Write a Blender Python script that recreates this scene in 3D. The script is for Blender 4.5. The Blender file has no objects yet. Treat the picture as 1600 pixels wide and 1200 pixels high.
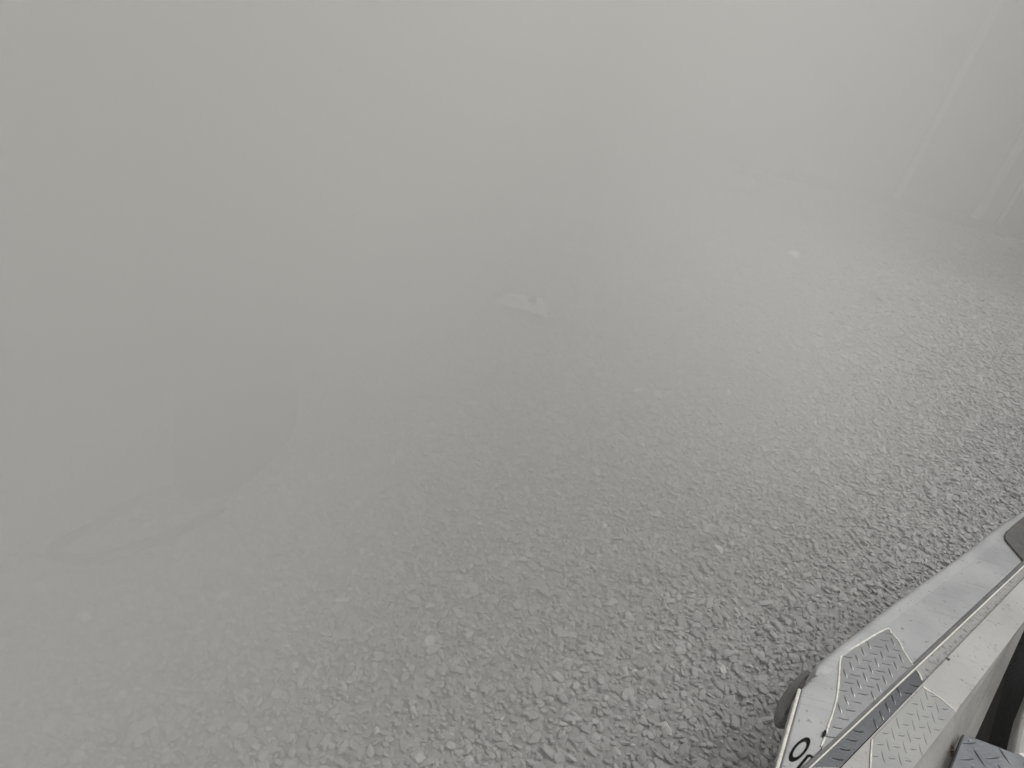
import bpy, bmesh, math, random
import numpy as np
from mathutils import Vector, Matrix

random.seed(7)
rng = np.random.default_rng(11)
S = bpy.context.scene
COL = S.collection
R = math.radians

# ------------------------------------------------------------------ camera
CAM_H, PITCH, ROLL, FPX = 1.60, R(32), R(15), 1155.0
cp, sp, cr, sr = math.cos(PITCH), math.sin(PITCH), math.cos(ROLL), math.sin(ROLL)
EYE = Vector((0, 0, CAM_H))
FWD = Vector((0, cp, -sp))
R0, U0 = Vector((1, 0, 0)), Vector((0, sp, cp))
RIGHT = R0 * cr + U0 * sr
UP = U0 * cr - R0 * sr
cd = bpy.data.cameras.new('camera')
cam = bpy.data.objects.new('camera', cd)
COL.objects.link(cam)
cam.matrix_world = Matrix(((RIGHT.x, UP.x, -FWD.x, EYE.x), (RIGHT.y, UP.y, -FWD.y, EYE.y), (RIGHT.z, UP.z, -FWD.z, EYE.z), (0, 0, 0, 1)))
cd.sensor_width = 36
cd.lens = 36 * FPX / 1600
cd.clip_start = 0.02
cd.clip_end = 500
S.camera = cam

# ------------------------------------------------------------------ sky, sun, exposure
SUN_EL, SUN_AZ = R(62), R(66)        # azimuth of the sun counted from +Y towards +X
w = bpy.data.worlds.new('World')
S.world = w
w.use_nodes = True
nt = w.node_tree
bg = nt.nodes['Background']
sky = nt.nodes.new('ShaderNodeTexSky')
sky.sky_type = 'NISHITA'
sky.sun_disc = False
sky.sun_elevation = SUN_EL
sky.sun_rotation = SUN_AZ
sky.air_density = 1.0
sky.dust_density = 4.0
sky.ozone_density = 1.0
hs = nt.nodes.new('ShaderNodeHueSaturation')
hs.inputs['Saturation'].default_value = 0.10
nt.links.new(sky.outputs[0], hs.inputs['Color'])
tint = nt.nodes.new('ShaderNodeMix')
tint.data_type = 'RGBA'
tint.blend_type = 'MULTIPLY'
tint.inputs['Factor'].default_value = 1
tint.inputs[7].default_value = (1.0, 0.99, 0.965, 1)
nt.links.new(hs.outputs[0], tint.inputs[6])
nt.links.new(tint.outputs[2], bg.inputs[0])
bg.inputs[1].default_value = 0.15
sl = bpy.data.lights.new('sun', 'SUN')
sl.energy = 1.5
sl.angle = R(18)
sl.color = (1, 0.98, 0.95)
so = bpy.data.objects.new('sun', sl)
COL.objects.link(so)
sd = Vector((math.sin(SUN_AZ) * math.cos(SUN_EL), math.cos(SUN_AZ) * math.cos(SUN_EL), math.sin(SUN_EL)))
so.rotation_euler = sd.to_track_quat('Z', 'Y').to_euler()
so.location = sd * 20
S.view_settings.view_transform = 'Standard'
S.view_settings.look = 'None'
S.view_settings.gamma = 1
S.view_settings.exposure = -0.30
S.render.engine = 'CYCLES'
S.cycles.use_denoising = True
S.cycles.volume_bounces = 8
S.cycles.max_bounces = 12
S.cycles.volume_step_rate = 1.0
S.cycles.volume_max_steps = 64

# ------------------------------------------------------------------ helpers
def ray(px, py):
    return FWD + RIGHT * ((px - 800) / FPX) - UP * ((py - 600) / FPX)

def at(px, py, z=0.0):
    """where the sight line of a photo pixel meets the level plane z"""
    v = ray(px, py)
    return EYE + v * ((z - CAM_H) / v.z)

def onplane(px, py, o, n):
    v = ray(px, py)
    return EYE + v * ((o - EYE).dot(n) / v.dot(n))

def mesh_obj(name, verts, faces, mat=None, parent=None, smooth=False):
    me = bpy.data.meshes.new(name)
    me.from_pydata([tuple(v) for v in verts], [], faces)
    me.validate()
    me.update()
    o = bpy.data.objects.new(name, me)
    COL.objects.link(o)
    if mat: me.materials.append(mat)
    if parent: o.parent = parent
    if smooth:
        me.polygons.foreach_set('use_smooth', [True] * len(me.polygons))
    return o

def bm_obj(name, bm, mat=None, parent=None, smooth=False):
    bmesh.ops.recalc_face_normals(bm, faces=bm.faces)
    me = bpy.data.meshes.new(name)
    bm.to_mesh(me)
    bm.free()
    o = bpy.data.objects.new(name, me)
    COL.objects.link(o)
    if mat: me.materials.append(mat)
    if parent: o.parent = parent
    if smooth:
        me.polygons.foreach_set('use_smooth', [True] * len(me.polygons))
    return o

def tag(o, label=None, cat=None, group=None, kind=None):
    if label: o['label'] = label
    if cat: o['category'] = cat
    if group: o['group'] = group
    if kind: o['kind'] = kind
    return o

def empty(name, loc=(0, 0, 0)):
    o = bpy.data.objects.new(name, None)
    COL.objects.link(o)
    o.location = loc
    return o

def slab(pts, thick, bev=0.0, n=Vector((0, 0, 1))):
    """closed plate whose top outline is pts (world), thick along -n, top edge bevelled"""
    bm = bmesh.new()
    vs = [bm.verts.new(p) for p in pts]
    f = bm.faces.new(vs)
    f.normal_update()
    if f.normal.dot(n) < 0: f.normal_flip()
    top = f
    lows = [bm.verts.new(v.co - n * thick) for v in vs]
    k = len(vs)
    for i in range(k):
        bm.faces.new((vs[i], vs[(i + 1) % k], lows[(i + 1) % k], lows[i]))
    bm.faces.new(lows)
    bmesh.ops.recalc_face_normals(bm, faces=bm.faces)
    if bev:
        es = [e for e in top.edges]
        bmesh.ops.bevel(bm, geom=es, offset=bev, segments=3, affect='EDGES', profile=0.5)
    bmesh.ops.triangulate(bm, faces=[f for f in bm.faces if len(f.verts) > 4])
    return bm

def tube(bm, pts, rad, seg=8, flat=1.0, cap=True):
    """swept tube through pts; rad a number or list; flat squashes it vertically"""
    pts = [Vector(p) for p in pts]
    rings = []
    for i, p in enumerate(pts):
        a = pts[max(0, i - 1)]
        b = pts[min(len(pts) - 1, i + 1)]
        t = (b - a).normalized()
        side = t.cross(Vector((0, 0, 1)))
        if side.length < 1e-4: side = Vector((1, 0, 0))
        side.normalize()
        up = side.cross(t).normalized()
        r = rad[i] if isinstance(rad, (list, tuple)) else rad
        rings.append([bm.verts.new(p + side * math.cos(2 * math.pi * k / seg) * r + up * math.sin(2 * math.pi * k / seg) * r * flat) for k in range(seg)])
    for i in range(len(rings) - 1):
        for k in range(seg):
            bm.faces.new((rings[i][k], rings[i][(k + 1) % seg], rings[i + 1][(k + 1) % seg], rings[i + 1][k]))
    if cap:
        bm.faces.new(rings[0]); bm.faces.new(rings[-1])

def spline(pts, m=6):
    out = []
    n = len(pts)
    for i in range(n - 1):
        p0, p1, p2, p3 = pts[max(0, i - 1)], pts[i], pts[i + 1], pts[min(n - 1, i + 2)]
        for k in range(m):
            t = k / m
            out.append(0.5 * ((2 * p1) + (p2 - p0) * t + (2 * p0 - 5 * p1 + 4 * p2 - p3) * t * t + (3 * p1 - p0 - 3 * p2 + p3) * t ** 3))
    out.append(pts[-1])
    return out

def newmat(name):
    m = bpy.data.materials.new(name)
    m.use_nodes = True
    return m, m.node_tree, m.node_tree.nodes['Principled BSDF']

def simple(name, a, b=None, scale=30, rough=0.5, metal=0.0, bump=0.0, bscale=200, detail=4, lo=0.35, hi=0.65, spec=0.5):
    """two-tone noisy surface with an optional bump"""
    m, t, p = newmat(name)
    p.inputs['Roughness'].default_value = rough
    p.inputs['Metallic'].default_value = metal
    p.inputs['Specular IOR Level'].default_value = spec
    tc = t.nodes.new('ShaderNodeTexCoord')
    if b is None: b = a
    nz = t.nodes.new('ShaderNodeTexNoise')
    nz.inputs['Scale'].default_value = scale
    nz.inputs['Detail'].default_value = detail
    t.links.new(tc.outputs['Object'], nz.inputs['Vector'])
    rp = t.nodes.new('ShaderNodeValToRGB')
    rp.color_ramp.elements[0].position = lo
    rp.color_ramp.elements[1].position = hi
    rp.color_ramp.elements[0].color = (*a, 1)
    rp.color_ramp.elements[1].color = (*b, 1)
    t.links.new(nz.outputs['Fac'], rp.inputs[0])
    t.links.new(rp.outputs[0], p.inputs['Base Color'])
    if bump:
        n2 = t.nodes.new('ShaderNodeTexNoise')
        n2.inputs['Scale'].default_value = bscale
        n2.inputs['Detail'].default_value = 5
        t.links.new(tc.outputs['Object'], n2.inputs['Vector'])
        bp = t.nodes.new('ShaderNodeBump')
        bp.inputs['Strength'].default_value = bump
        bp.inputs['Distance'].default_value = 0.004
        t.links.new(n2.outputs['Fac'], bp.inputs['Height'])
        t.links.new(bp.outputs[0], p.inputs['Normal'])
    return m

# ------------------------------------------------------------------ materials
def paint_mat(name, base, worn):
    m, t, p = newmat(name)
    p.inputs['Roughness'].default_value = 0.38
    tc = t.nodes.new('ShaderNodeTexCoord')
    n1 = t.nodes.new('ShaderNodeTexNoise'); n1.inputs['Scale'].default_value = 9; n1.inputs['Detail'].default_value = 6
    n2 = t.nodes.new('ShaderNodeTexNoise'); n2.inputs['Scale'].default_value = 130; n2.inputs['Detail'].default_value = 3
    t.links.new(tc.outputs['Object'], n1.inputs['Vector']); t.links.new(tc.outputs['Object'], n2.inputs['Vector'])
    r1 = t.nodes.new('ShaderNodeValToRGB')
    r1.color_ramp.elements[0].position = 0.36; r1.color_ramp.elements[1].position = 0.62
    r1.color_ramp.elements[0].color = (*worn, 1); r1.color_ramp.elements[1].color = (*base, 1)
    t.links.new(n1.outputs['Fac'], r1.inputs[0])
    r2 = t.nodes.new('ShaderNodeValToRGB')
    r2.color_ramp.elements[0].position = 0.28; r2.color_ramp.elements[1].position = 0.36
    r2.color_ramp.elements[0].color = (0.5, 0.48, 0.45, 1); r2.color_ramp.elements[1].color = (1, 1, 1, 1)
    t.links.new(n2.outputs['Fac'], r2.inputs[0])
    mx = t.nodes.new('ShaderNodeMix'); mx.data_type = 'RGBA'; mx.blend_type = 'MULTIPLY'; mx.inputs['Factor'].default_value = 1
    t.links.new(r1.outputs[0], mx.inputs[6]); t.links.new(r2.outputs[0], mx.inputs[7])
    mp = t.nodes.new('ShaderNodeMapping'); mp.inputs['Rotation'].default_value = (0, 0, R(-40)); mp.inputs['Scale'].default_value = (5, 130, 60)
    t.links.new(tc.outputs['Object'], mp.inputs['Vector'])
    n3 = t.nodes.new('ShaderNodeTexNoise'); n3.inputs['Scale'].default_value = 1.6; n3.inputs['Detail'].default_value = 3
    t.links.new(mp.outputs[0], n3.inputs['Vector'])
    r3 = t.nodes.new('ShaderNodeValToRGB')
    r3.color_ramp.elements[0].position = 0.30; r3.color_ramp.elements[1].position = 0.42
    r3.color_ramp.elements[0].color = (0.85, 0.84, 0.825, 1); r3.color_ramp.elements[1].color = (1, 1, 1, 1)
    t.links.new(n3.outputs['Fac'], r3.inputs[0])
    my = t.nodes.new('ShaderNodeMix'); my.data_type = 'RGBA'; my.blend_type = 'MULTIPLY'; my.inputs['Factor'].default_value = 1
    t.links.new(mx.outputs[2], my.inputs[6]); t.links.new(r3.outputs[0], my.inputs[7])
    t.links.new(my.outputs[2], p.inputs['Base Color'])
    rr = t.nodes.new('ShaderNodeMapRange'); rr.inputs[3].default_value = 0.24; rr.inputs[4].default_value = 0.45
    t.links.new(n1.outputs['Fac'], rr.inputs[0]); t.links.new(rr.outputs[0], p.inputs['Roughness'])
    bp = t.nodes.new('ShaderNodeBump'); bp.inputs['Strength'].default_value = 0.12; bp.inputs['Distance'].default_value = 0.003
    t.links.new(n2.outputs['Fac'], bp.inputs['Height']); t.links.new(bp.outputs[0], p.inputs['Normal'])
    return m

M = {}
M['paint'] = paint_mat('white_paint', (0.36, 0.37, 0.378), (0.27, 0.28, 0.288))
M['cream'] = paint_mat('warm_white_paint', (0.405, 0.403, 0.392), (0.33, 0.328, 0.32))
M['film'] = simple('grey_tread_film', (0.21, 0.214, 0.222), (0.25, 0.254, 0.262), 14, 0.30, 0.45, 0.1, 300)
M['film_pale'] = simple('pale_tread_film', (0.31, 0.314, 0.312), (0.36, 0.362, 0.356), 14, 0.28, 0.4, 0.1, 300)
M['film_dark'] = simple('dark_tread_film', (0.085, 0.09, 0.10), (0.11, 0.115, 0.125), 18, 0.25, 0.6, 0.1, 300)
M['plate'] = simple('grey_tread_plate', (0.11, 0.12, 0.135), (0.16, 0.17, 0.18), 25, 0.30, 0.5, 0.15, 250)
M['strip'] = simple('speckled_grey_strip', (0.14, 0.14, 0.145), (0.30, 0.30, 0.30), 160, 0.6, 0, 0.4, 300, 3, 0.30, 0.48)
M['seal'] = simple('dark_seal', (0.08, 0.08, 0.085), (0.13, 0.13, 0.135), 40, 0.6)
M['bead'] = simple('white_sealant', (0.62, 0.61, 0.57), (0.74, 0.73, 0.69), 90, 0.6, 0, 0.5, 200)
M['rubber'] = simple('dark_rubber', (0.045, 0.045, 0.045), (0.07, 0.07, 0.07), 30, 0.7, 0, 0.3, 150)
M['pad'] = simple('dark_grey_pad', (0.06, 0.058, 0.056), (0.085, 0.083, 0.08), 60, 0.75, 0, 0.4, 400)
M['fender'] = simple('worn_grey_rubber', (0.11, 0.11, 0.108), (0.14, 0.14, 0.138), 30, 0.8, 0, 0.3, 150)
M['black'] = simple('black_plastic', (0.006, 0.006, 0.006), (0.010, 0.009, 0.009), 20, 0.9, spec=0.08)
M['carpet'] = simple('black_carpet', (0.003, 0.003, 0.004), (0.012, 0.012, 0.014), 260, 0.95, 0, 1.0, 420, spec=0.1)
M['rust'] = simple('brown_leaf', (0.10, 0.035, 0.015), (0.30, 0.16, 0.08), 150, 0.8)
M['ink'] = simple('grey_lettering', (0.14, 0.135, 0.13), (0.18, 0.175, 0.17), 60, 0.5)
M['wallp'] = simple('pale_wall_sheet', (0.10, 0.12, 0.135), (0.17, 0.19, 0.205), 2.5, 0.6, 0, 0.2, 30)
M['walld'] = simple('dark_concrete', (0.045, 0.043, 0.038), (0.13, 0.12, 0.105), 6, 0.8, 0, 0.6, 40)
M['trim'] = simple('pale_trim', (0.22, 0.245, 0.255), (0.30, 0.32, 0.33), 9, 0.5)
M['plastic'] = simple('white_plastic', (0.86, 0.88, 0.90), (0.90, 0.91, 0.92), 30, 0.4)
M['palerock'] = simple('pale_stone', (0.66, 0.65, 0.62), (0.80, 0.79, 0.76), 60, 0.8, 0, 0.4, 90)
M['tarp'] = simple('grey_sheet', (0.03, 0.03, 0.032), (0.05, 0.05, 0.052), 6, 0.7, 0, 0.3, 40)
M['wood'] = simple('dark_wood', (0.05, 0.04, 0.035), (0.09, 0.075, 0.06), 20, 0.8, 0, 0.4, 60)

# gravel: the tone of each stone is an attribute of its own
def stone_mat():
    m, t, p = newmat('crushed_stone')
    p.inputs['Roughness'].default_value = 0.75
    at_ = t.nodes.new('ShaderNodeAttribute'); at_.attribute_name = 'tone'
    rp = t.nodes.new('ShaderNodeValToRGB')
    e = rp.color_ramp.elements
    e[0].position = 0; e[0].color = (0.29, 0.293, 0.298, 1)
    e[1].position = 1; e[1].color = (0.60, 0.595, 0.58, 1)
    for pos, c in ((0.35, (0.36, 0.363, 0.367)), (0.75, (0.44, 0.44, 0.442)), (0.93, (0.50, 0.50, 0.49))):
        x = e.new(pos); x.color = (*c, 1)
    t.links.new(at_.outputs['Fac'], rp.inputs[0])
    tc = t.nodes.new('ShaderNodeTexCoord')
    n1 = t.nodes.new('ShaderNodeTexNoise'); n1.inputs['Scale'].default_value = 90; n1.inputs['Detail'].default_value = 5
    t.links.new(tc.outputs['Object'], n1.inputs['Vector'])
    mr = t.nodes.new('ShaderNodeMapRange'); mr.inputs[3].default_value = 0.8; mr.inputs[4].default_value = 1.2
    t.links.new(n1.outputs['Fac'], mr.inputs[0])
    mx = t.nodes.new('ShaderNodeVectorMath'); mx.operation = 'SCALE'
    t.links.new(rp.outputs[0], mx.inputs[0]); t.links.new(mr.outputs[0], mx.inputs['Scale'])
    t.links.new(mx.outputs[0], p.inputs['Base Color'])
    n2 = t.nodes.new('ShaderNodeTexNoise'); n2.inputs['Scale'].default_value = 220; n2.inputs['Detail'].default_value = 4
    t.links.new(tc.outputs['Object'], n2.inputs['Vector'])
    bp = t.nodes.new('ShaderNodeBump'); bp.inputs['Strength'].default_value = 0.5; bp.inputs['Distance'].default_value = 0.003
    t.links.new(n2.outputs['Fac'], bp.inputs['Height']); t.links.new(bp.outputs[0], p.inputs['Normal'])
    return m
M['stone'] = stone_mat()

def ground_mat():
    m, t, p = newmat('stony_ground')
    p.inputs['Roughness'].default_value = 0.9
    tc = t.nodes.new('ShaderNodeTexCoord')
    v = t.nodes.new('ShaderNodeTexVoronoi'); v.inputs['Scale'].default_value = 38
    t.links.new(tc.outputs['Object'], v.inputs['Vector'])
    rp = t.nodes.new('ShaderNodeValToRGB')
    rp.color_ramp.elements[0].color = (0.22, 0.22, 0.222, 1); rp.color_ramp.elements[1].color = (0.38, 0.38, 0.378, 1)
    t.links.new(v.outputs['Color'], rp.inputs[0]); t.links.new(rp.outputs[0], p.inputs['Base Color'])
    bp = t.nodes.new('ShaderNodeBump'); bp.invert = True; bp.inputs['Strength'].default_value = 1; bp.inputs['Distance'].default_value = 0.015
    t.links.new(v.outputs['Distance'], bp.inputs['Height']); t.links.new(bp.outputs[0], p.inputs['Normal'])
    return m
M['ground'] = ground_mat()

# ------------------------------------------------------------------ ground
g = mesh_obj('ground', [(-60, -60, -0.001), (60, -60, -0.001), (60, 60, -0.001), (-60, 60, -0.001)], [(0, 1, 2, 3)], M['ground'])
tag(g, kind='structure')

def ico(sub):
    bm = bmesh.new()
    bmesh.ops.create_icosphere(bm, subdivisions=sub, radius=1)
    V = np.array([v.co[:] for v in bm.verts]); F = np.array([[v.index for v in f.verts] for f in bm.faces])
    bm.free()
    return V, F

def stone_shapes(n, sub, cuts):
    V0, F0 = ico(sub)
    out = []
    for _ in range(n):
        V = V0.copy()
        for _ in range(cuts):
            nn = rng.normal(size=3); nn /= np.linalg.norm(nn)
            d = rng.uniform(0.36, 0.80)
            h = V @ nn
            V = V - np.clip(h - d, 0, None)[:, None] * nn
        V = V + rng.normal(scale=0.03, size=V.shape)
        out.append(V)
    return np.array(out), F0

def scatter(xy, zz, size, shapes, F):
    n = len(xy)
    idx = rng.integers(0, len(shapes), n)
    V = shapes[idx].copy()                                  # n, k, 3
    asp = np.stack([rng.uniform(0.85, 1.45, n), rng.uniform(0.65, 1.0, n), rng.uniform(0.30, 0.55, n)], 1)
    V *= asp[:, None, :] * (size[:, None, None] * 0.5)
    a = rng.uniform(0, 2 * np.pi, n)
    tx, ty = rng.normal(scale=0.27, size=n), rng.normal(scale=0.27, size=n)
    def rot(V, i, j, th):
        c, s = np.cos(th)[:, None], np.sin(th)[:, None]
        vi, vj = V[..., i].copy(), V[..., j].copy()
        V[..., i] = c * vi - s * vj; V[..., j] = s * vi + c * vj
    rot(V, 0, 1, a); rot(V, 1, 2, tx); rot(V, 0, 2, ty)
    V[..., 0] += xy[:, :1]; V[..., 1] += xy[:, 1:]; V[..., 2] += zz[:, None]
    k = V.shape[1]
    Fa = F[None] + (np.arange(n) * k)[:, None, None]
    tone = np.clip(rng.beta(2.2, 2.6, n) * 0.85, 0, 1)
    pale = rng.random(n) < 0.018
    tone[pale] = rng.uniform(0.85, 1.0, pale.sum())
    return V.reshape(-1, 3), Fa.reshape(-1, 3), np.repeat(tone, k)

def in_view(xy, margin):
    """keep points near the wedge of ground the photo could show"""
    d = np.zeros((len(xy), 3)); d[:, :2] = xy; d[:, 2] = -CAM_H
    f = d @ np.array(FWD); r = d @ np.array(RIGHT); u = d @ np.array(UP)
    ok = f > 0.3
    fx = np.where(ok, r / np.maximum(f, .3) * FPX, 1e9); fy = np.where(ok, -u / np.maximum(f, .3) * FPX, 1e9)
    return ok & (np.abs(fx) < 800 + margin) & (fy < 600 + margin) & (fy > -600 - margin)

def grid_pts(x0, x1, y0, y1, sp_):
    gx, gy = np.meshgrid(np.arange(x0, x1, sp_), np.arange(y0, y1, sp_))
    p = np.stack([gx.ravel(), gy.ravel()], 1)
    return p + rng.uniform(-0.5, 0.5, p.shape) * sp_

WALL_Y = at(1400, 325).y
near_s, Fn = stone_shapes(60, 2, 9)
far_s, Ff = stone_shapes(60, 1, 3)
parts = []
pts = grid_pts(-6.5, 6.5, 0.3, 3.6, 0.0152)
pts = pts[in_view(pts, 330)]
sz = np.clip(rng.lognormal(math.log(0.0178), 0.38, len(pts)), 0.008, 0.042)
parts.append(scatter(pts, rng.uniform(-0.004, 0.005, len(pts)) + sz * 0.06, sz, near_s, Fn))
pts = grid_pts(-9, 8, 3.6, WALL_Y - 0.02, 0.026)
pts = pts[in_view(pts, 260)]
sz = np.clip(rng.lognormal(math.log(0.026), 0.3, len(pts)), 0.013, 0.05)
parts.append(scatter(pts, rng.uniform(-0.004, 0.006, len(pts)) + sz * 0.06, sz, far_s, Ff))
off = 0; Vs, Fs, Ts = [], [], []
for V, F, T in parts:
    Vs.append(V); Fs.append(F + off); Ts.append(T); off += len(V)
V = np.concatenate(Vs); F = np.concatenate(Fs); T = np.concatenate(Ts)
me = bpy.data.meshes.new('gravel')
me.vertices.add(len(V)); me.vertices.foreach_set('co', V.astype(np.float32).ravel())
me.loops.add(F.size); me.loops.foreach_set('vertex_index', F.astype(np.int32).ravel())
me.polygons.add(len(F))
me.polygons.foreach_set('loop_start', np.arange(0, F.size, 3, dtype=np.int32))
me.update(calc_edges=True)
me.polygons.foreach_set('use_smooth', np.zeros(len(F), dtype=bool))
ta = me.attributes.new('tone', 'FLOAT', 'POINT'); ta.data.foreach_set('value', T.astype(np.float32))
me.materials.append(M['stone'])
gravel = bpy.data.objects.new('gravel', me); COL.objects.link(gravel)
tag(gravel, 'loose grey crushed stone spread over the whole ground', 'gravel', kind='stuff')
print('stones faces', len(F))

# ------------------------------------------------------------------ wall behind the gravel
def box(bm, x0, x1, y0, y1, z0, z1):
    vs = [bm.verts.new((x, y, z)) for z in (z0, z1) for y in (y0, y1) for x in (x0, x1)]
    for f in ((0, 1, 3, 2), (4, 6, 7, 5), (0, 4, 5, 1), (2, 3, 7, 6), (0, 2, 6, 4), (1, 5, 7, 3)):
        bm.faces.new([vs[i] for i in f])

wall = empty('building_wall', (0, WALL_Y, 0))
tag(wall, 'pale building wall with upright trims rising behind the gravel, faded by haze', 'wall')
def wp(px, py): return at(px, py).x
xa, xb, xc = wp(1397, 328), wp(1505, 348), wp(1543, 358)
H = 5.9
def wall_part(name, boxes, mat, label=None):
    bm = bmesh.new()
    for b in boxes: box(bm, *b)
    o = bm_obj(name, bm, M[mat])
    o.parent = wall; o.matrix_parent_inverse = Matrix.Translation((0, -WALL_Y, 0))
    if label: o['label'] = label
    return o
wall_part('panel', [(-14, xc, 0.0 + WALL_Y, WALL_Y + 0.2, 0.10, H)], 'wallp')
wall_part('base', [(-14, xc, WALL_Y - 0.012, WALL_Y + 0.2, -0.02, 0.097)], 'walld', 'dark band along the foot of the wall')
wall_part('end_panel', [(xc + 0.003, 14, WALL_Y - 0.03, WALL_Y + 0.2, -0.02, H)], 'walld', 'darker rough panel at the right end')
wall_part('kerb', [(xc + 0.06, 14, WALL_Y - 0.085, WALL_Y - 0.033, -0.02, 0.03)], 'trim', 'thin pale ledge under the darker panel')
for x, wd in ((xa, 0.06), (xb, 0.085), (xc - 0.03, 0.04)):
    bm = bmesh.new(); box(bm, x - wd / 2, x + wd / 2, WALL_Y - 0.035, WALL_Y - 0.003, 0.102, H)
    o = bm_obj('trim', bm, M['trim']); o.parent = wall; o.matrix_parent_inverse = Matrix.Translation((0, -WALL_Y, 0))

wall_part('added_overhang', [(-14, 14, WALL_Y - 1.4, WALL_Y - 0.037, 1.86, 2.02)], 'walld', 'dark overhang, partly guessed, added along the wall to shade it')  # guessed from an edge at upper right, added full length for its shade
# ------------------------------------------------------------------ small things lying on the gravel
# white curled scrap in the middle
c = at(812, 478)
pxm = FPX / (c - EYE).dot(FWD)
L = 84 / pxm
root = empty('plastic_scrap', c)
tag(root, 'small curled white plastic scrap lying on the gravel at the middle', 'litter')
bm = bmesh.new()
NU, NV = 28, 14
grid = []
for i in range(NU + 1):
    u = i / NU
    row = []
    for j in range(NV + 1):
        v = j / NV * 2 - 1
        wdt = 0.55 * L * (math.sin(math.pi * min(1, u * 0.82 + 0.04)) ** 0.8)
        x = (u - 0.5) * L
        y = v * wdt * 0.5 if v > 0 else v * L * 0.80 * math.sin(math.pi * u ** 1.35) ** 0.8
        z = 0.016 + (0.055 if v < 0 else 0.012) * (abs(v) ** 1.5) * math.sin(math.pi * u) + 0.006 * math.sin(11 * u + 4 * v) + 0.004 * math.sin(23 * u - 7 * v)
        row.append(bm.verts.new((x, y, z)))
    grid.append(row)
for i in range(NU):
    for j in range(NV):
        bm.faces.new((grid[i][j], grid[i + 1][j], grid[i + 1][j + 1], grid[i][j + 1]))
bmesh.ops.solidify(bm, geom=bm.faces[:], thickness=0.0015)
bmesh.ops.rotate(bm, verts=bm.verts, matrix=Matrix.Rotation(R(27), 3, 'Z'))
bm_obj('sheet', bm, M['plastic'], root, True)
bm = bmesh.new()
bmesh.ops.create_icosphere(bm, subdivisions=3, radius=0.022)
for v in bm.verts:
    v.co *= 1 + 0.25 * math.sin(v.co.x * 170) * math.cos(v.co.y * 140 + 1)
bmesh.ops.translate(bm, verts=bm.verts, vec=(0.055, 0.03, 0.036))
o = bm_obj('dark_clump', bm, M['rubber'], root, True)

def rock(px, py, wpx, label, mat='palerock', flat=0.6, name='stone', cat='stone', group=None):
    c = at(px, py)
    r = wpx / (FPX / (c - EYE).dot(FWD)) / 2
    Vr, Fr = stone_shapes(1, 3, 12)
    Vr = Vr[0] * np.array([1, 0.8, flat]) * r
    o = mesh_obj(name, Vr, [tuple(f) for f in Fr], M[mat])
    o.location = (c.x, c.y, 0.008 + r * flat * 0.55)
    o.rotation_euler = (0.1, -0.1, random.random() * 6)
    tag(o, label, cat, group)
    return o
rock(1160, 292, 52, 'pale stone at the foot of the hazy wall beside a thin dark stake')
rock(1238, 402, 24, 'small pale stone on open gravel in front of the hazy wall')
rock(503, 603, 14, 'small pale stone right of the smooth dark patch')
rock(158, 636, 32, 'flat pale stone in thick haze at far left', flat=0.35)
rock(68, 88, 44, 'dark lump in thick haze at the upper left corner', 'wood', 0.9, 'stone', 'stone')
rock(1372, 470, 18, 'flat dark stone on open gravel right of the small pale one', 'rubber', 0.35)
# thin stake by the wall
c = at(1155, 274)
bm = bmesh.new()
tube(bm, [c + Vector((0, 0, -0.02)), c + Vector((0.01, 0, 0.17)), c + Vector((0.012, 0, 0.36))], [0.026, 0.024, 0.02], 7)
for v in bm.verts: v.co -= c
o = bm_obj('wooden_stake', bm, M['wood']); o.location = c
tag(o, 'thin dark upright stake beside the pale stone at the wall foot', 'stake')

# dark smooth sheet on the gravel at the left, and a thin hose looping from it
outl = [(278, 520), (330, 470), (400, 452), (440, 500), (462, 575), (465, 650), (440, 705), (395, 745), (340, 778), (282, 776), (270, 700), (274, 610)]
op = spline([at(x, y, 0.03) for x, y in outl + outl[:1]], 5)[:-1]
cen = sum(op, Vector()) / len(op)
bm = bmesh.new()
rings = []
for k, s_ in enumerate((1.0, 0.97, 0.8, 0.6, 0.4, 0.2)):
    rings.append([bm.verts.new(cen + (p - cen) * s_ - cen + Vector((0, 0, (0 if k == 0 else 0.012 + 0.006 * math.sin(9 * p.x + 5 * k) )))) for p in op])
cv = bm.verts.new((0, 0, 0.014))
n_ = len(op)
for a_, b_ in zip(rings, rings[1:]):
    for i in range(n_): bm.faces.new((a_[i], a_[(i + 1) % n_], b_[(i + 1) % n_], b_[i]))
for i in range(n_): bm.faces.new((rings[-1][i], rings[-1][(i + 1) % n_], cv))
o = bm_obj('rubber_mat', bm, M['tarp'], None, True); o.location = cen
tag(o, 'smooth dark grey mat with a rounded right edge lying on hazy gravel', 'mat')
hp = [(272, 764), (235, 775), (190, 795), (150, 820), (100, 845), (80, 862), (110, 872), (170, 868), (240, 845), (300, 820), (350, 792)]
hpts = spline([at(x, y, 0.032) for x, y in hp], 6)
c = hpts[0].copy(); c.z = 0
bm = bmesh.new(); tube(bm, [p - c for p in hpts], 0.013, 8)
o = bm_obj('hose', bm, M['tarp'], None, True); o.location = c
tag(o, 'thin dark hose lying in a narrow loop on hazy gravel beside the mat', 'hose')

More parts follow.
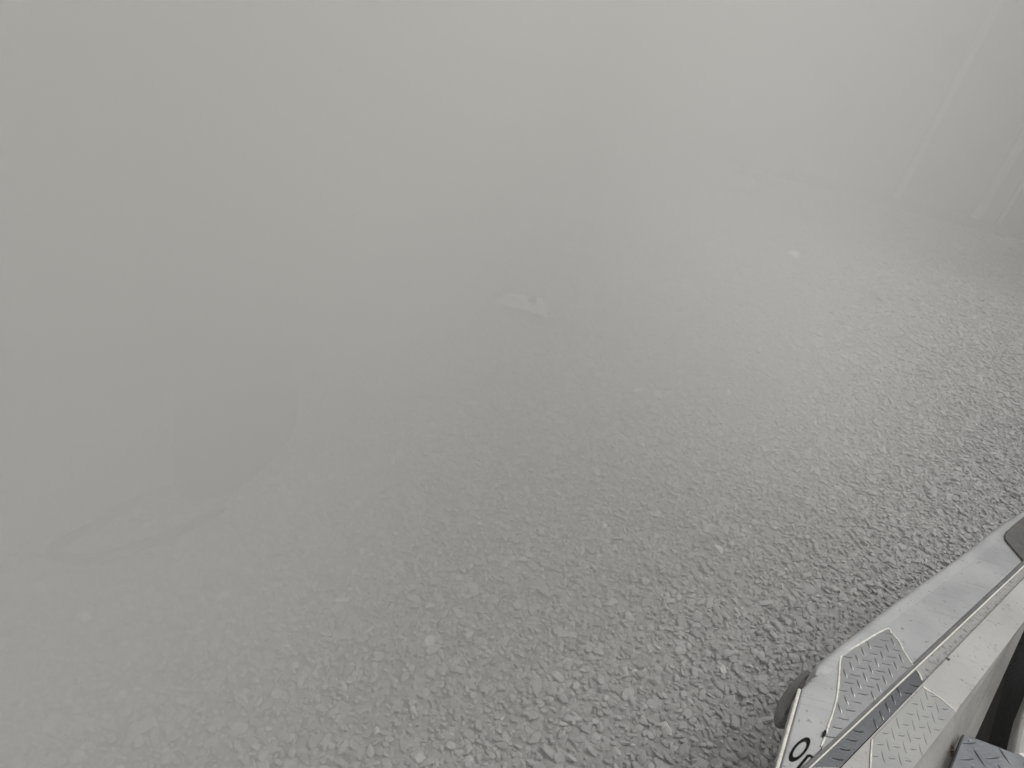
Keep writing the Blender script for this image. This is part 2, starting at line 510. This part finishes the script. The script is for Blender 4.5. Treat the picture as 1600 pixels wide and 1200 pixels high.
# ------------------------------------------------------------------ the vehicle in the near right corner
Z = 0.79
UPZ = Vector((0, 0, 1))
veh = empty('utility_vehicle', (at(1500, 1050, 0).x, at(1500, 1050, 0).y, 0))
tag(veh, 'white open vehicle with grey diamond tread film and a dark grey strip along its edge', 'vehicle')
VI = Matrix.Translation(-veh.location)
def vp(name, bm, mat, label=None, smooth=False, parent=None):
    o = bm_obj(name, bm, M[mat], None, smooth)
    o.parent = parent or veh; o.matrix_parent_inverse = VI if not parent else Matrix.Identity(4)
    if parent: pass
    if label: o['label'] = label
    return o
def ext(a, b, d):
    """point d metres past b on the line a-b"""
    return b + (b - a).normalized() * d
def line2(pa, pb, z, before=0.9, after=0.45):
    """far, right frame end, lower frame end, near"""
    A, B = at(*pa, z), at(*pb, z)
    if isinstance(after, tuple): return [ext(B, A, before), A, B, at(*after, z)]
    return [ext(B, A, before), A, B, ext(A, B, after)]
def bowcut(pa, pb):
    """pixel where the line pa-pb runs into the bow edge"""
    k = (pb[0] - pa[0]) / (pb[1] - pa[1]); dy = (pb[0] - k * (pb[1] - 1200) - 1217) / (-0.2846 - k)
    return (1217 - 0.2846 * dy, 1200 + dy)

# deck: outer edge, rounded corner, bow panel, back along the strip
E0px = [(1600, 797), (1565, 819), (1500, 869), (1400, 940), (1340, 987), (1300, 1018), (1276, 1040), (1272, 1056)]
E0 = [at(x, y, Z) for x, y in E0px]
L1 = line2((1600, 876), (1258, 1196), Z, after=bowcut((1600, 876), (1258, 1196)))
BOW = [at(1252, 1077, Z), at(1217, 1200, Z)]
BOWF = BOW + [at(*bowcut((1600, 971), (1427, 1200)), Z)]
deck = [ext(E0[1], E0[0], 0.9)] + E0 + BOW + [L1[3], L1[0]]
vp('deck_panel', slab(deck, 0.03, 0.004), 'paint')
# rounded lip along the outer edge
lips = spline([ext(E0[1], E0[0], 0.9)] + E0, 8)
PROF = [(u * 0.62, h * (1 if h < 0 else 0.62)) for u, h in ((-0.0005, -0.030), (-0.0015, -0.010), (0.0, -0.003), (0.003, 0.0022), (0.007, 0.0045), (0.012, 0.0046), (0.018, 0.0032), (0.026, 0.0012), (0.036, -0.0006))]
bm = bmesh.new(); rws = []
for i, p in enumerate(lips):
    t_ = (lips[min(i + 1, len(lips) - 1)] - lips[max(i - 1, 0)]).normalized()
    nrm = Vector((-t_.y, t_.x, 0))
    if nrm.dot(Vector((1, -1, 0))) < 0 and i < len(lips) - 9: nrm = -nrm
    if i >= len(lips) - 9: nrm = last_n.lerp(Vector((0.9, 0.45, 0)).normalized(), 0.12).normalized()
    last_n = nrm
    k = min(1.0, (len(lips) - 1 - i) / 14 + 0.30)
    rws.append([bm.verts.new(p + nrm * u * k + UPZ * (h if h < 0 else h * min(1, k + .3))) for u, h in PROF])
for a_, b_ in zip(rws, rws[1:]):
    for i in range(len(PROF) - 1): bm.faces.new((a_[i], a_[i + 1], b_[i + 1], b_[i]))
bm.faces.new(rws[-1])
vp('lip', bm, 'paint', None, True)
# crease between lip and bow panel, its gap shade laid as a dark strip
cpx = [(1284, 1047), (1292, 1037), (1302, 1026), (1315, 1015), (1326, 1010), (1339, 1007)]
cpts = spline([at(x, y, Z + 0.001) for x, y in cpx], 5)
bm = bmesh.new(); n_ = len(cpts)
tube(bm, cpts, [0.0022 * math.sin(math.pi * min(0.97, max(0.06, i / (n_ - 1)))) + 0.0004 for i in range(n_)], 6, 0.7)
vp('crease_shade', bm, 'seal')

# hull side below the deck, down to the ground
hs_top = [ext(E0[1], E0[0], 0.9)] + E0 + BOWF
bm = bmesh.new()
inner = (at(1600, 1150, 0)); 
rows = []
for z, k in ((Z - 0.012, 0.004), (Z - 0.10, 0.02), (0.45, 0.05), (0.02, 0.10)):
    row = []
    for i, p in enumerate(hs_top):
        a_ = hs_top[max(0, i - 1)]; b_ = hs_top[min(len(hs_top) - 1, i + 1)]
        t_ = (b_ - a_); t_.z = 0; t_.normalize()
        nrm = Vector((t_.y, -t_.x, 0))
        if nrm.dot(Vector((1, -1, 0))) < 0: nrm = -nrm
        q = p + nrm * k
        row.append(bm.verts.new((q.x, q.y, z)))
    rows.append(row)
for a_, b_ in zip(rows, rows[1:]):
    for i in range(len(a_) - 1): bm.faces.new((a_[i], a_[i + 1], b_[i + 1], b_[i]))
bmesh.ops.solidify(bm, geom=bm.faces[:], thickness=0.006)
vp('hull_side', bm, 'paint')

# dark rubber fender poking out under the bow corner
fpx = [(1264, 1042), (1246, 1056), (1231, 1074), (1221, 1095), (1219, 1112), (1225, 1124), (1248, 1120), (1275, 1080)]
fz = Z - 0.06
bm = slab([p for p in spline([at(x, y, fz) for x, y in fpx], 4)], 0.022, 0.008)
vp('fender', bm, 'fender', 'dark rounded rubber fender under the bow corner', True)

# edge trim of the bow panel: white bead, dark line inside it
bm = bmesh.new(); bb = [at(1249, 1078, Z - .001), at(1214.5, 1200, Z - .001)]; tube(bm, bb + [ext(bb[0], bb[1], .25)], 0.0024, 8)
vp('edge_trim', bm, 'bead')
bm = bmesh.new(); bb = [at(1252, 1079, Z), at(1219, 1200, Z)]; tube(bm, bb + [ext(bb[0], bb[1], .25)], 0.0013, 6)
vp('edge_seal', bm, 'seal')

# strip: dark seal, white line, speckled band, all in a shallow step
def band(pa1, pb1, pa2, pb2, z, th, mat, name, label=None, bev=0.0):
    a = line2(pa1, pb1, z, after=bowcut(pa1, pb1)); b = line2(pa2, pb2, z, after=bowcut(pa2, pb2))
    return vp(name, slab([a[0], a[3], b[3], b[0]], th, bev), mat, label)
band((1600, 876), (1258, 1196), (1600, 882.5), (1267, 1196), Z + 0.0015, 0.02, 'seal', 'seal')
band((1600, 882.5), (1267, 1196), (1600, 886), (1271.5, 1196), Z + 0.004, 0.02, 'bead', 'white_line', None, 0.001)
band((1600, 886), (1271.5, 1196), (1600, 905.5), (1314, 1197), Z - 0.001, 0.02, 'strip', 'grey_strip', 'speckled grey strip')
# bevel falling inwards from the strip to the opening
Lb = line2((1600, 903.5), (1314, 1200), Z + 0.007, after=bowcut((1600, 903.5), (1314, 1200)))
L3 = [None, None, at(1427, 1200, Z - 0.018), None]
nb = (Lb[2] - Lb[1]).cross(L3[2] - Lb[1]).normalized()
if nb.z < 0: nb = -nb
L3[1] = onplane(1600, 971, Lb[1], nb)
L3[0] = ext(L3[2], L3[1], 0.9)
L3[3] = onplane(*bowcut((1600, 971), (1427, 1200)), Lb[1], nb)
W = [None] * 4
wz = Z - 0.10
wa, wb = at(1560, 1040, wz), at(1498, 1172, wz)
W[0] = ext(wb, wa, 0.9); W[1] = ext(wb, wa, 0.05); W[2] = wb; W[3] = ext(wa, wb, 0.3)
bm = bmesh.new()
low = [p + Vector((0, 0, -0.03)) for p in Lb]
seam = [bm.verts.new(p) for p in low]; top = [bm.verts.new(p) for p in Lb]; edge = [bm.verts.new(p) for p in L3]
for i in range(3):
    bm.faces.new((seam[i], seam[i + 1], top[i + 1], top[i])); bm.faces.new((top[i], top[i + 1], edge[i + 1], edge[i]))
bmesh.ops.bevel(bm, geom=[e for e in bm.edges if e.verts[0] in top and e.verts[1] in top], offset=0.002, segments=2, affect='EDGES')
vp('bevel_panel', bm, 'cream')
# inner wall of the opening, curving back under the bevel
bm = bmesh.new()
rws = []
for f, dz in ((0, 0), (0.06, 0.012), (0.3, 0.0), (0.6, 0.0), (0.85, 0.004), (1, 0)):
    rws.append([bm.verts.new(a.lerp(b, f) + Vector((0, 0, -dz if f < .5 else dz))) for a, b in zip(L3, W)])
rws.append([bm.verts.new(b + Vector((0.012, -0.012, -0.02))) for b in W])
rws.append([bm.verts.new(b + Vector((0.005, -0.005, -0.30))) for b in W])
for a_, b_ in zip(rws, rws[1:]):
    for i in range(3): bm.faces.new((a_[i], a_[i + 1], b_[i + 1], b_[i]))
vp('inner_wall', bm, 'cream', None, True)

# ---- tread films with raised lozenges
def inside(p, poly):
    c_ = False; j = len(poly) - 1
    for i in range(len(poly)):
        if (poly[i][1] > p[1]) != (poly[j][1] > p[1]) and p[0] < (poly[j][0] - poly[i][0]) * (p[1] - poly[i][1]) / (poly[j][1] - poly[i][1]) + poly[i][0]: c_ = not c_
        j = i
    return c_

def lozenge(bm, c, d, s, n, ln, wd, hh):
    """raised bar: pointed ends, rounded ridge"""
    prof = []
    K = 6
    for i in range(K + 1):
        u = i / K * 2 - 1
        wq = wd / 2 * (1 - abs(u) ** 2.2) + 1e-5
        hq = hh * (1 - abs(u) ** 2.5)
        b = c + d * (u * ln / 2)
        prof.append([bm.verts.new(b - s * wq - n * 0.0002), bm.verts.new(b - s * wq * 0.45 + n * hq * 0.85), bm.verts.new(b + s * wq * 0.45 + n * hq * 0.85), bm.verts.new(b + s * wq - n * 0.0002)])
    for a, b in zip(prof, prof[1:]):
        for k in range(3): bm.faces.new((a[k], a[k + 1], b[k + 1], b[k]))

def tread(name, polypx, o, n, mat, pitch, ln, wd, hh, label, th=0.0009, ang=10, ref=(1380, 1090), bev=0.0, thick=None):
    poly = [onplane(x, y, o, n) for x, y in polypx]
    bm = slab(poly, thick or th * 0.8, bev, n)
    a = onplane(ref[0], ref[1], o, n)
    b = onplane(ref[0] + 20 * math.cos(R(ang)), ref[1] + 20 * math.sin(R(ang)), o, n)
    d = (b - a).normalized(); s = n.cross(d).normalized()
    p2 = [((p - a).dot(d), (p - a).dot(s)) for p in poly]
    m_ = int(0.6 / pitch)
    for i in range(-m_, m_):
        for j in range(-m_, m_):
            u, v = i * pitch, j * pitch
            if not inside((u, v), p2): continue
            c_ = a + d * u + s * v
            dd, ss = (d, s) if (i + j) % 2 == 0 else (s, d)
            ok = all(inside((u + q * ln * .5 * (dd is d), v + q * ln * .5 * (dd is s)), p2) for q in (-.7, .7))
            if ok: lozenge(bm, c_, dd, ss, n, ln, wd, hh)
    return vp(name, bm, mat, label)

UPV = Vector((0, 0, 1))
film1 = [(1388, 982), (1398, 994), (1411, 1016), (1427, 1039), (1427, 1041), (1284, 1172.5), (1287, 1160), (1291, 1145), (1300, 1118), (1308, 1088), (1311, 1056), (1315, 1023), (1335, 1011), (1370, 990)]
tread('tread_film', film1, Vector((0, 0, Z + 0.001)), UPV, 'film', 0.0155, 0.0175, 0.0042, 0.0017, 'grey diamond tread film on the outer deck')
film2 = [(1431, 1047), (1437, 1054), (1441, 1068), (1440, 1071), (1312, 1197), (1271.5, 1197)]
tread('tread_film', film2, Vector((0, 0, Z - 0.001 + 0.001)), UPV, 'film_dark', 0.0155, 0.0175, 0.0042, 0.0017, 'dark diamond tread film over the strip')
ob = Lb[1] + nb * 0.0015
film3 = [(1442, 1073), (1456, 1082), (1471, 1092), (1483, 1103), (1494, 1113), (1428, 1199), (1424, 1206), (1360, 1206), (1361, 1180), (1363, 1155)]
tread('tread_film', film3, ob, nb, 'film_pale', 0.0155, 0.0175, 0.0042, 0.0013, 'pale diamond tread film on the inner bevel')

def bead(px, o, n, r, name='sealant_bead', mat='bead'):
    p_ = [onplane(x, y, o, n) for x, y in px]
    q = spline(p_, 5)
    bm = bmesh.new()
    tube(bm, q, [r * random.uniform(0.75, 1.3) for _ in q], 7, 0.6)
    return vp(name, bm, mat, None, True)
oz = Vector((0, 0, Z + 0.001))
bead([(1427, 1040), (1420, 1029), (1411, 1015), (1406, 1004), (1398, 994), (1393, 989), (1388, 982), (1370, 990), (1352, 1001), (1335, 1011), (1322, 1017), (1315, 1023), (1312, 1040), (1311, 1058), (1308, 1088), (1301, 1115), (1295, 1132), (1291, 1146)], oz, UPV, 0.0014)
bead([(1289, 1152), (1286, 1160), (1283, 1166)], oz, UPV, 0.0014)
bead([(1433, 1048), (1437, 1054), (1441, 1064)], Vector((0, 0, Z + .0005)), UPV, 0.0016)
bead([(1442, 1073), (1449, 1078), (1456, 1082), (1464, 1087), (1471, 1092), (1479, 1099), (1487, 1106), (1494, 1113)], ob, nb, 0.0016)
bead([(1363, 1155), (1362, 1165), (1361, 1180), (1360, 1206)], ob, nb, 0.0011)
bm = slab([at(x, y, Z + .004) for x, y in ((1286, 1147), (1289, 1140), (1292, 1142), (1290, 1148), (1287, 1150))], 0.004)
vp('clip', bm, 'black')
# small screw sticking out of the seam, dark pad at the top, lettering
bm = bmesh.new(); a = at(1478, 1028, Z + .007); tube(bm, [a, a + Vector((0.005, -0.002, 0.001))], [0.0013, 0.002], 8)
vp('screw', bm, 'seal', None, True)
bm = slab([p for p in [at(x, y, Z + .0045) for x, y in ((1600, 807), (1585, 819), (1574, 829), (1570.5, 835), (1571, 841), (1575, 847), (1599.5, 875))] + [ext(at(1258, 1196, Z), at(1600, 874, Z + .0045), 0.2), ext(at(1565, 832, Z), at(1600, 807, Z + .0045), 0.2)]], 0.0045, 0.0015)
vp('dark_pad', bm, 'pad', 'dark grey pad with rounded corners set in the deck')

def letter_frame(cx, cy):
    c_ = at(cx, cy, Z + 0.0003)
    u = (at(cx + 10, cy - 12, Z + .0003) - c_).normalized()     # top of the letters
    r = (at(cx + 12, cy + 10, Z + .0003) - c_).normalized()
    return c_, r, u
c_, r_, u_ = letter_frame(1249.5, 1171)
bm = bmesh.new(); N = 36
hh_, ww_ = 0.0265, 0.0070
oute = []; inn = []
for k in range(N):
    a = 2 * math.pi * k / N
    oute.append(bm.verts.new(c_ + r_ * math.cos(a) * ww_ + u_ * math.sin(a) * hh_ + UPV * .0005))
    inn.append(bm.verts.new(c_ + r_ * math.cos(a) * ww_ * 0.62 + u_ * math.sin(a) * hh_ * 0.66 + UPV * .0005))
for k in range(N): bm.faces.new((oute[k], oute[(k + 1) % N], inn[(k + 1) % N], inn[k]))
def stroke(bm, pts, w_):
    q = [c_ + r_ * x + u_ * y + UPV * .0005 for x, y in pts]
    for i in range(len(q) - 1):
        t_ = (q[i + 1] - q[i]).normalized(); s_ = t_.cross(UPV) * w_ / 2
        e = t_ * w_ * 0.25
        bm.faces.new([bm.verts.new(v) for v in (q[i] - s_ - e, q[i] + s_ - e, q[i + 1] + s_ + e, q[i + 1] - s_ + e)])
# next letter: two humps, only its top is inside the picture
stroke(bm, [(0.0115, -0.030), (0.0115, 0.000)], 0.0030)
arc = [(0.0115 + 0.004 * (1 - math.cos(t_)), -0.001 + 0.005 * math.sin(t_)) for t_ in [math.pi * i / 8 for i in range(9)]]
stroke(bm, arc + [(0.0195, -0.030)], 0.0030)
bmesh.ops.solidify(bm, geom=bm.faces[:], thickness=0.0003)
vp('lettering', bm, 'ink')

# ---- the dark opening: floor, black side, carpet hump, white far corner, tread plate
fl = Z - 0.38
def q4(a, b, c, d): return [a, b, c, d]
Wl = [b + Vector((0.005, -0.005, 0)) for b in W]
side = Vector((1, -1, 0)).normalized() * 0.75
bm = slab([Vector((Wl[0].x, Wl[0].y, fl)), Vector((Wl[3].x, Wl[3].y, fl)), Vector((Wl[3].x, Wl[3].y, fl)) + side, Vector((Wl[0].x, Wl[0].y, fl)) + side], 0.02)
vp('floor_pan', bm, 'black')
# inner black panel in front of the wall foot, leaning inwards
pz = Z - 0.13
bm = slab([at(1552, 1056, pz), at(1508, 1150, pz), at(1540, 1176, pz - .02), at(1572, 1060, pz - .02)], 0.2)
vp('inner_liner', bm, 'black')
# carpet hump
cz = Z - 0.15
ca, cb = [(1590, 985), (1578, 1005), (1566, 1090), (1556, 1180)], [(1640, 1000), (1628, 1040), (1600, 1118), (1588, 1180)]
bm = bmesh.new()
A_ = [at(x, y, cz) for x, y in ca]; B_ = [at(x, y, cz + 0.0) for x, y in cb]
A_.insert(0, ext(A_[1], A_[0], .5)); B_.insert(0, ext(B_[1], B_[0], .5))
rws = []
for f, dz in ((-0.02, -0.30), (0, -0.02), (0.12, 0.0), (0.5, 0.01), (0.88, 0.0), (1, -0.02), (1.02, -0.30)):
    rws.append([bm.verts.new(a.lerp(b, f) + Vector((0, 0, dz))) for a, b in zip(A_, B_)])
for a_, b_ in zip(rws, rws[1:]):
    for i in range(len(a_) - 1): bm.faces.new((a_[i], a_[i + 1], b_[i + 1], b_[i]))
carp = vp('carpet', bm, 'carpet', None, True)
# short fibres standing on the carpet
bm = bmesh.new()
for _ in range(5200):
    i = random.random() * (len(A_) - 1.001); k = int(i); f = i - k
    a = A_[k].lerp(A_[k + 1], f); b = B_[k].lerp(B_[k + 1], f)
    p = a.lerp(b, random.random())
    p.z += 0.004
    d = Vector((random.gauss(0, 1), random.gauss(0, 1), abs(random.gauss(0.6, .8)))).normalized() * random.uniform(0.003, 0.007)
    s_ = Vector((random.gauss(0, 1), random.gauss(0, 1), 0)).normalized() * 0.0006
    bm.faces.new([bm.verts.new(v) for v in (p - s_, p + s_, p + d)])
vp('pile', bm, 'carpet')
# white far side of the opening
dz = Z - 0.09
bm = slab([at(1586, 1176, dz), at(1592, 1145, dz), at(1600, 1112, dz), at(1618, 1068, dz), at(1690, 960, dz), at(1900, 1150, dz), at(1800, 1320, dz)], 0.03, 0.01)
vp('far_side', bm, 'cream')
# tread plate at the corner
pzz = Z - 0.055
plp = [(1506.5, 1147.5), (1540, 1159), (1600, 1182.5), (1720, 1232), (1640, 1420), (1420, 1330), (1486, 1201), (1497, 1172)]
tread('tread_plate', plp, Vector((0, 0, pzz)), UPV, 'plate', 0.0235, 0.029, 0.0045, 0.0022, 'grey diamond tread step plate', ang=-3, ref=(1551, 1184), bev=0.0012, thick=0.006)
bm = bmesh.new(); a = at(1516, 1159, pzz); 
bmesh.ops.create_cone(bm, cap_ends=True, segments=14, radius1=0.0028, radius2=0.0022, depth=0.0015)
bmesh.ops.translate(bm, verts=bm.verts, vec=a + Vector((0, 0, .0008)))
vp('rivet', bm, 'film', None)
bm = slab([at(x, y, pzz - .012) for x, y in ((1506, 1146), (1484, 1201), (1470, 1240), (1474, 1200), (1481, 1192), (1479, 1203))][:3] + [at(1476, 1240, pzz - .012)], 0.01)
vp('rubber_edge', bm, 'rubber')

# brown leaf crumb on the inner wall
bm = bmesh.new()
base = None
dgt = None
from mathutils.bvhtree import BVHTree
bpy.context.view_layer.update()
ivo = bpy.data.objects['inner_wall']
bv = BVHTree.FromObject(ivo, bpy.context.evaluated_depsgraph_get())
v = ray(1485, 1175).normalized()
mw = ivo.matrix_world; hit = bv.ray_cast(mw.inverted() @ EYE, v)
hc = mw @ hit[0] if hit[0] else at(1485, 1175, Z - .06)
hn = hit[1] if hit[0] else UPV
if hn.dot(v) > 0: hn = -hn
t1 = hn.orthogonal().normalized(); t2 = hn.cross(t1)
for k in range(16):
    a = random.uniform(0, 6.28); rr_ = random.uniform(0, 0.0065)
    p = t1 * math.cos(a) * rr_ * 1.3 + t2 * math.sin(a) * rr_ + hn * random.uniform(0, .003)
    n_ = random.choice((4, 5))
    b0 = random.uniform(0, 6.28); sz_ = random.uniform(0.0018, 0.0042)
    bm.faces.new([bm.verts.new(p + t1 * math.cos(b0 + q * 6.28 / n_) * sz_ + t2 * math.sin(b0 + q * 6.28 / n_) * sz_ * .7 + hn * random.uniform(-.001, .002)) for q in range(n_)])
bmesh.ops.solidify(bm, geom=bm.faces[:], thickness=0.0005)
o = bm_obj('leaf_crumb', bm, M['rust']); o.location = hc
tag(o, 'crumpled brown leaf fragment stuck on the white inner wall by the tread plate', 'leaf')

# ------------------------------------------------------------------ haze and smoke
def vol_mat(name, dens, col, aniso=0.0):
    m = bpy.data.materials.new(name); m.use_nodes = True
    t = m.node_tree
    for n in list(t.nodes): t.nodes.remove(n)
    out = t.nodes.new('ShaderNodeOutputMaterial'); pv = t.nodes.new('ShaderNodeVolumePrincipled')
    pv.inputs['Color'].default_value = (*col, 1); pv.inputs['Density'].default_value = dens; pv.inputs['Anisotropy'].default_value = aniso
    t.links.new(pv.outputs[0], out.inputs['Volume'])
    return m, t, pv

bm = bmesh.new(); box(bm, -62, 62, -62, 62, -1.1, 6.2)
m, t, pv = vol_mat('haze_air', 0.012, (0.97, 0.97, 0.955))
hz = bm_obj('haze', bm, m); tag(hz, 'thin grey haze filling the yard', 'haze', kind='stuff')

# the thicker cloud drifting over the left and the middle
SX0, SX1, SY0, SY1 = -9.0, 6.0, -1.5, WALL_Y - 0.1
bm = bmesh.new(); box(bm, SX0, SX1, SY0, SY1, 0.0, 5.4)
m, t, pv = vol_mat('smoke_cloud', 0.0, (0.988, 0.985, 0.970))
tc = t.nodes.new('ShaderNodeTexCoord')
sx = t.nodes.new('ShaderNodeSeparateXYZ'); t.links.new(tc.outputs['Object'], sx.inputs[0])
def mapr(src, a, b, c, d, mode='SMOOTHSTEP'):
    n = t.nodes.new('ShaderNodeMapRange'); n.interpolation_type = mode
    n.inputs[1].default_value = a; n.inputs[2].default_value = b; n.inputs[3].default_value = c; n.inputs[4].default_value = d
    t.links.new(src, n.inputs[0]); return n.outputs[0]
def mul(a, b, op='MULTIPLY'):
    n = t.nodes.new('ShaderNodeMath'); n.operation = op
    for k, q in enumerate((a, b)):
        if isinstance(q, (int, float)): n.inputs[k].default_value = q
        else: t.links.new(q, n.inputs[k])
    return n.outputs[0]
# falls off to nothing towards the right along a slanting front
front = mul(sx.outputs['X'], mul(mul(sx.outputs['Y'], 2.2, 'MINIMUM'), -0.85), 'ADD')
fx = mapr(front, -1.60, 0.13, 1.0, 0.0)
left = mapr(sx.outputs['X'], -1.0, 0.1, 2.7, 1.0)
fy = mapr(sx.outputs['Y'], -1.4, 0.0, 0.0, 1.0)
fz = mapr(sx.outputs['Z'], 1.8, 5.3, 1.0, 0.0)
far = mapr(sx.outputs['Y'], 2.2, 5.0, 1.0, 0.50)
base = mapr(sx.outputs['Y'], 1.2, 3.5, 0.0, 0.08)
edge = mapr(sx.outputs['X'], 4.6, 6.0, 1.0, 0.0)
nz = t.nodes.new('ShaderNodeTexNoise'); nz.inputs['Scale'].default_value = 1.1; nz.inputs['Detail'].default_value = 1.5
t.links.new(tc.outputs['Object'], nz.inputs['Vector'])
nf = mapr(nz.outputs['Fac'], 0.3, 0.7, 0.80, 1.2, 'LINEAR')
t.links.new(mul(mul(mul(mul(mul(mul(fx, fy), far), left), 0.70), mul(base, edge), 'ADD'), mul(fz, nf)), pv.inputs['Density'])
sm = bm_obj('smoke', bm, m); tag(sm, 'thick pale grey smoke drifting over the left and middle of the yard', 'smoke', kind='stuff')
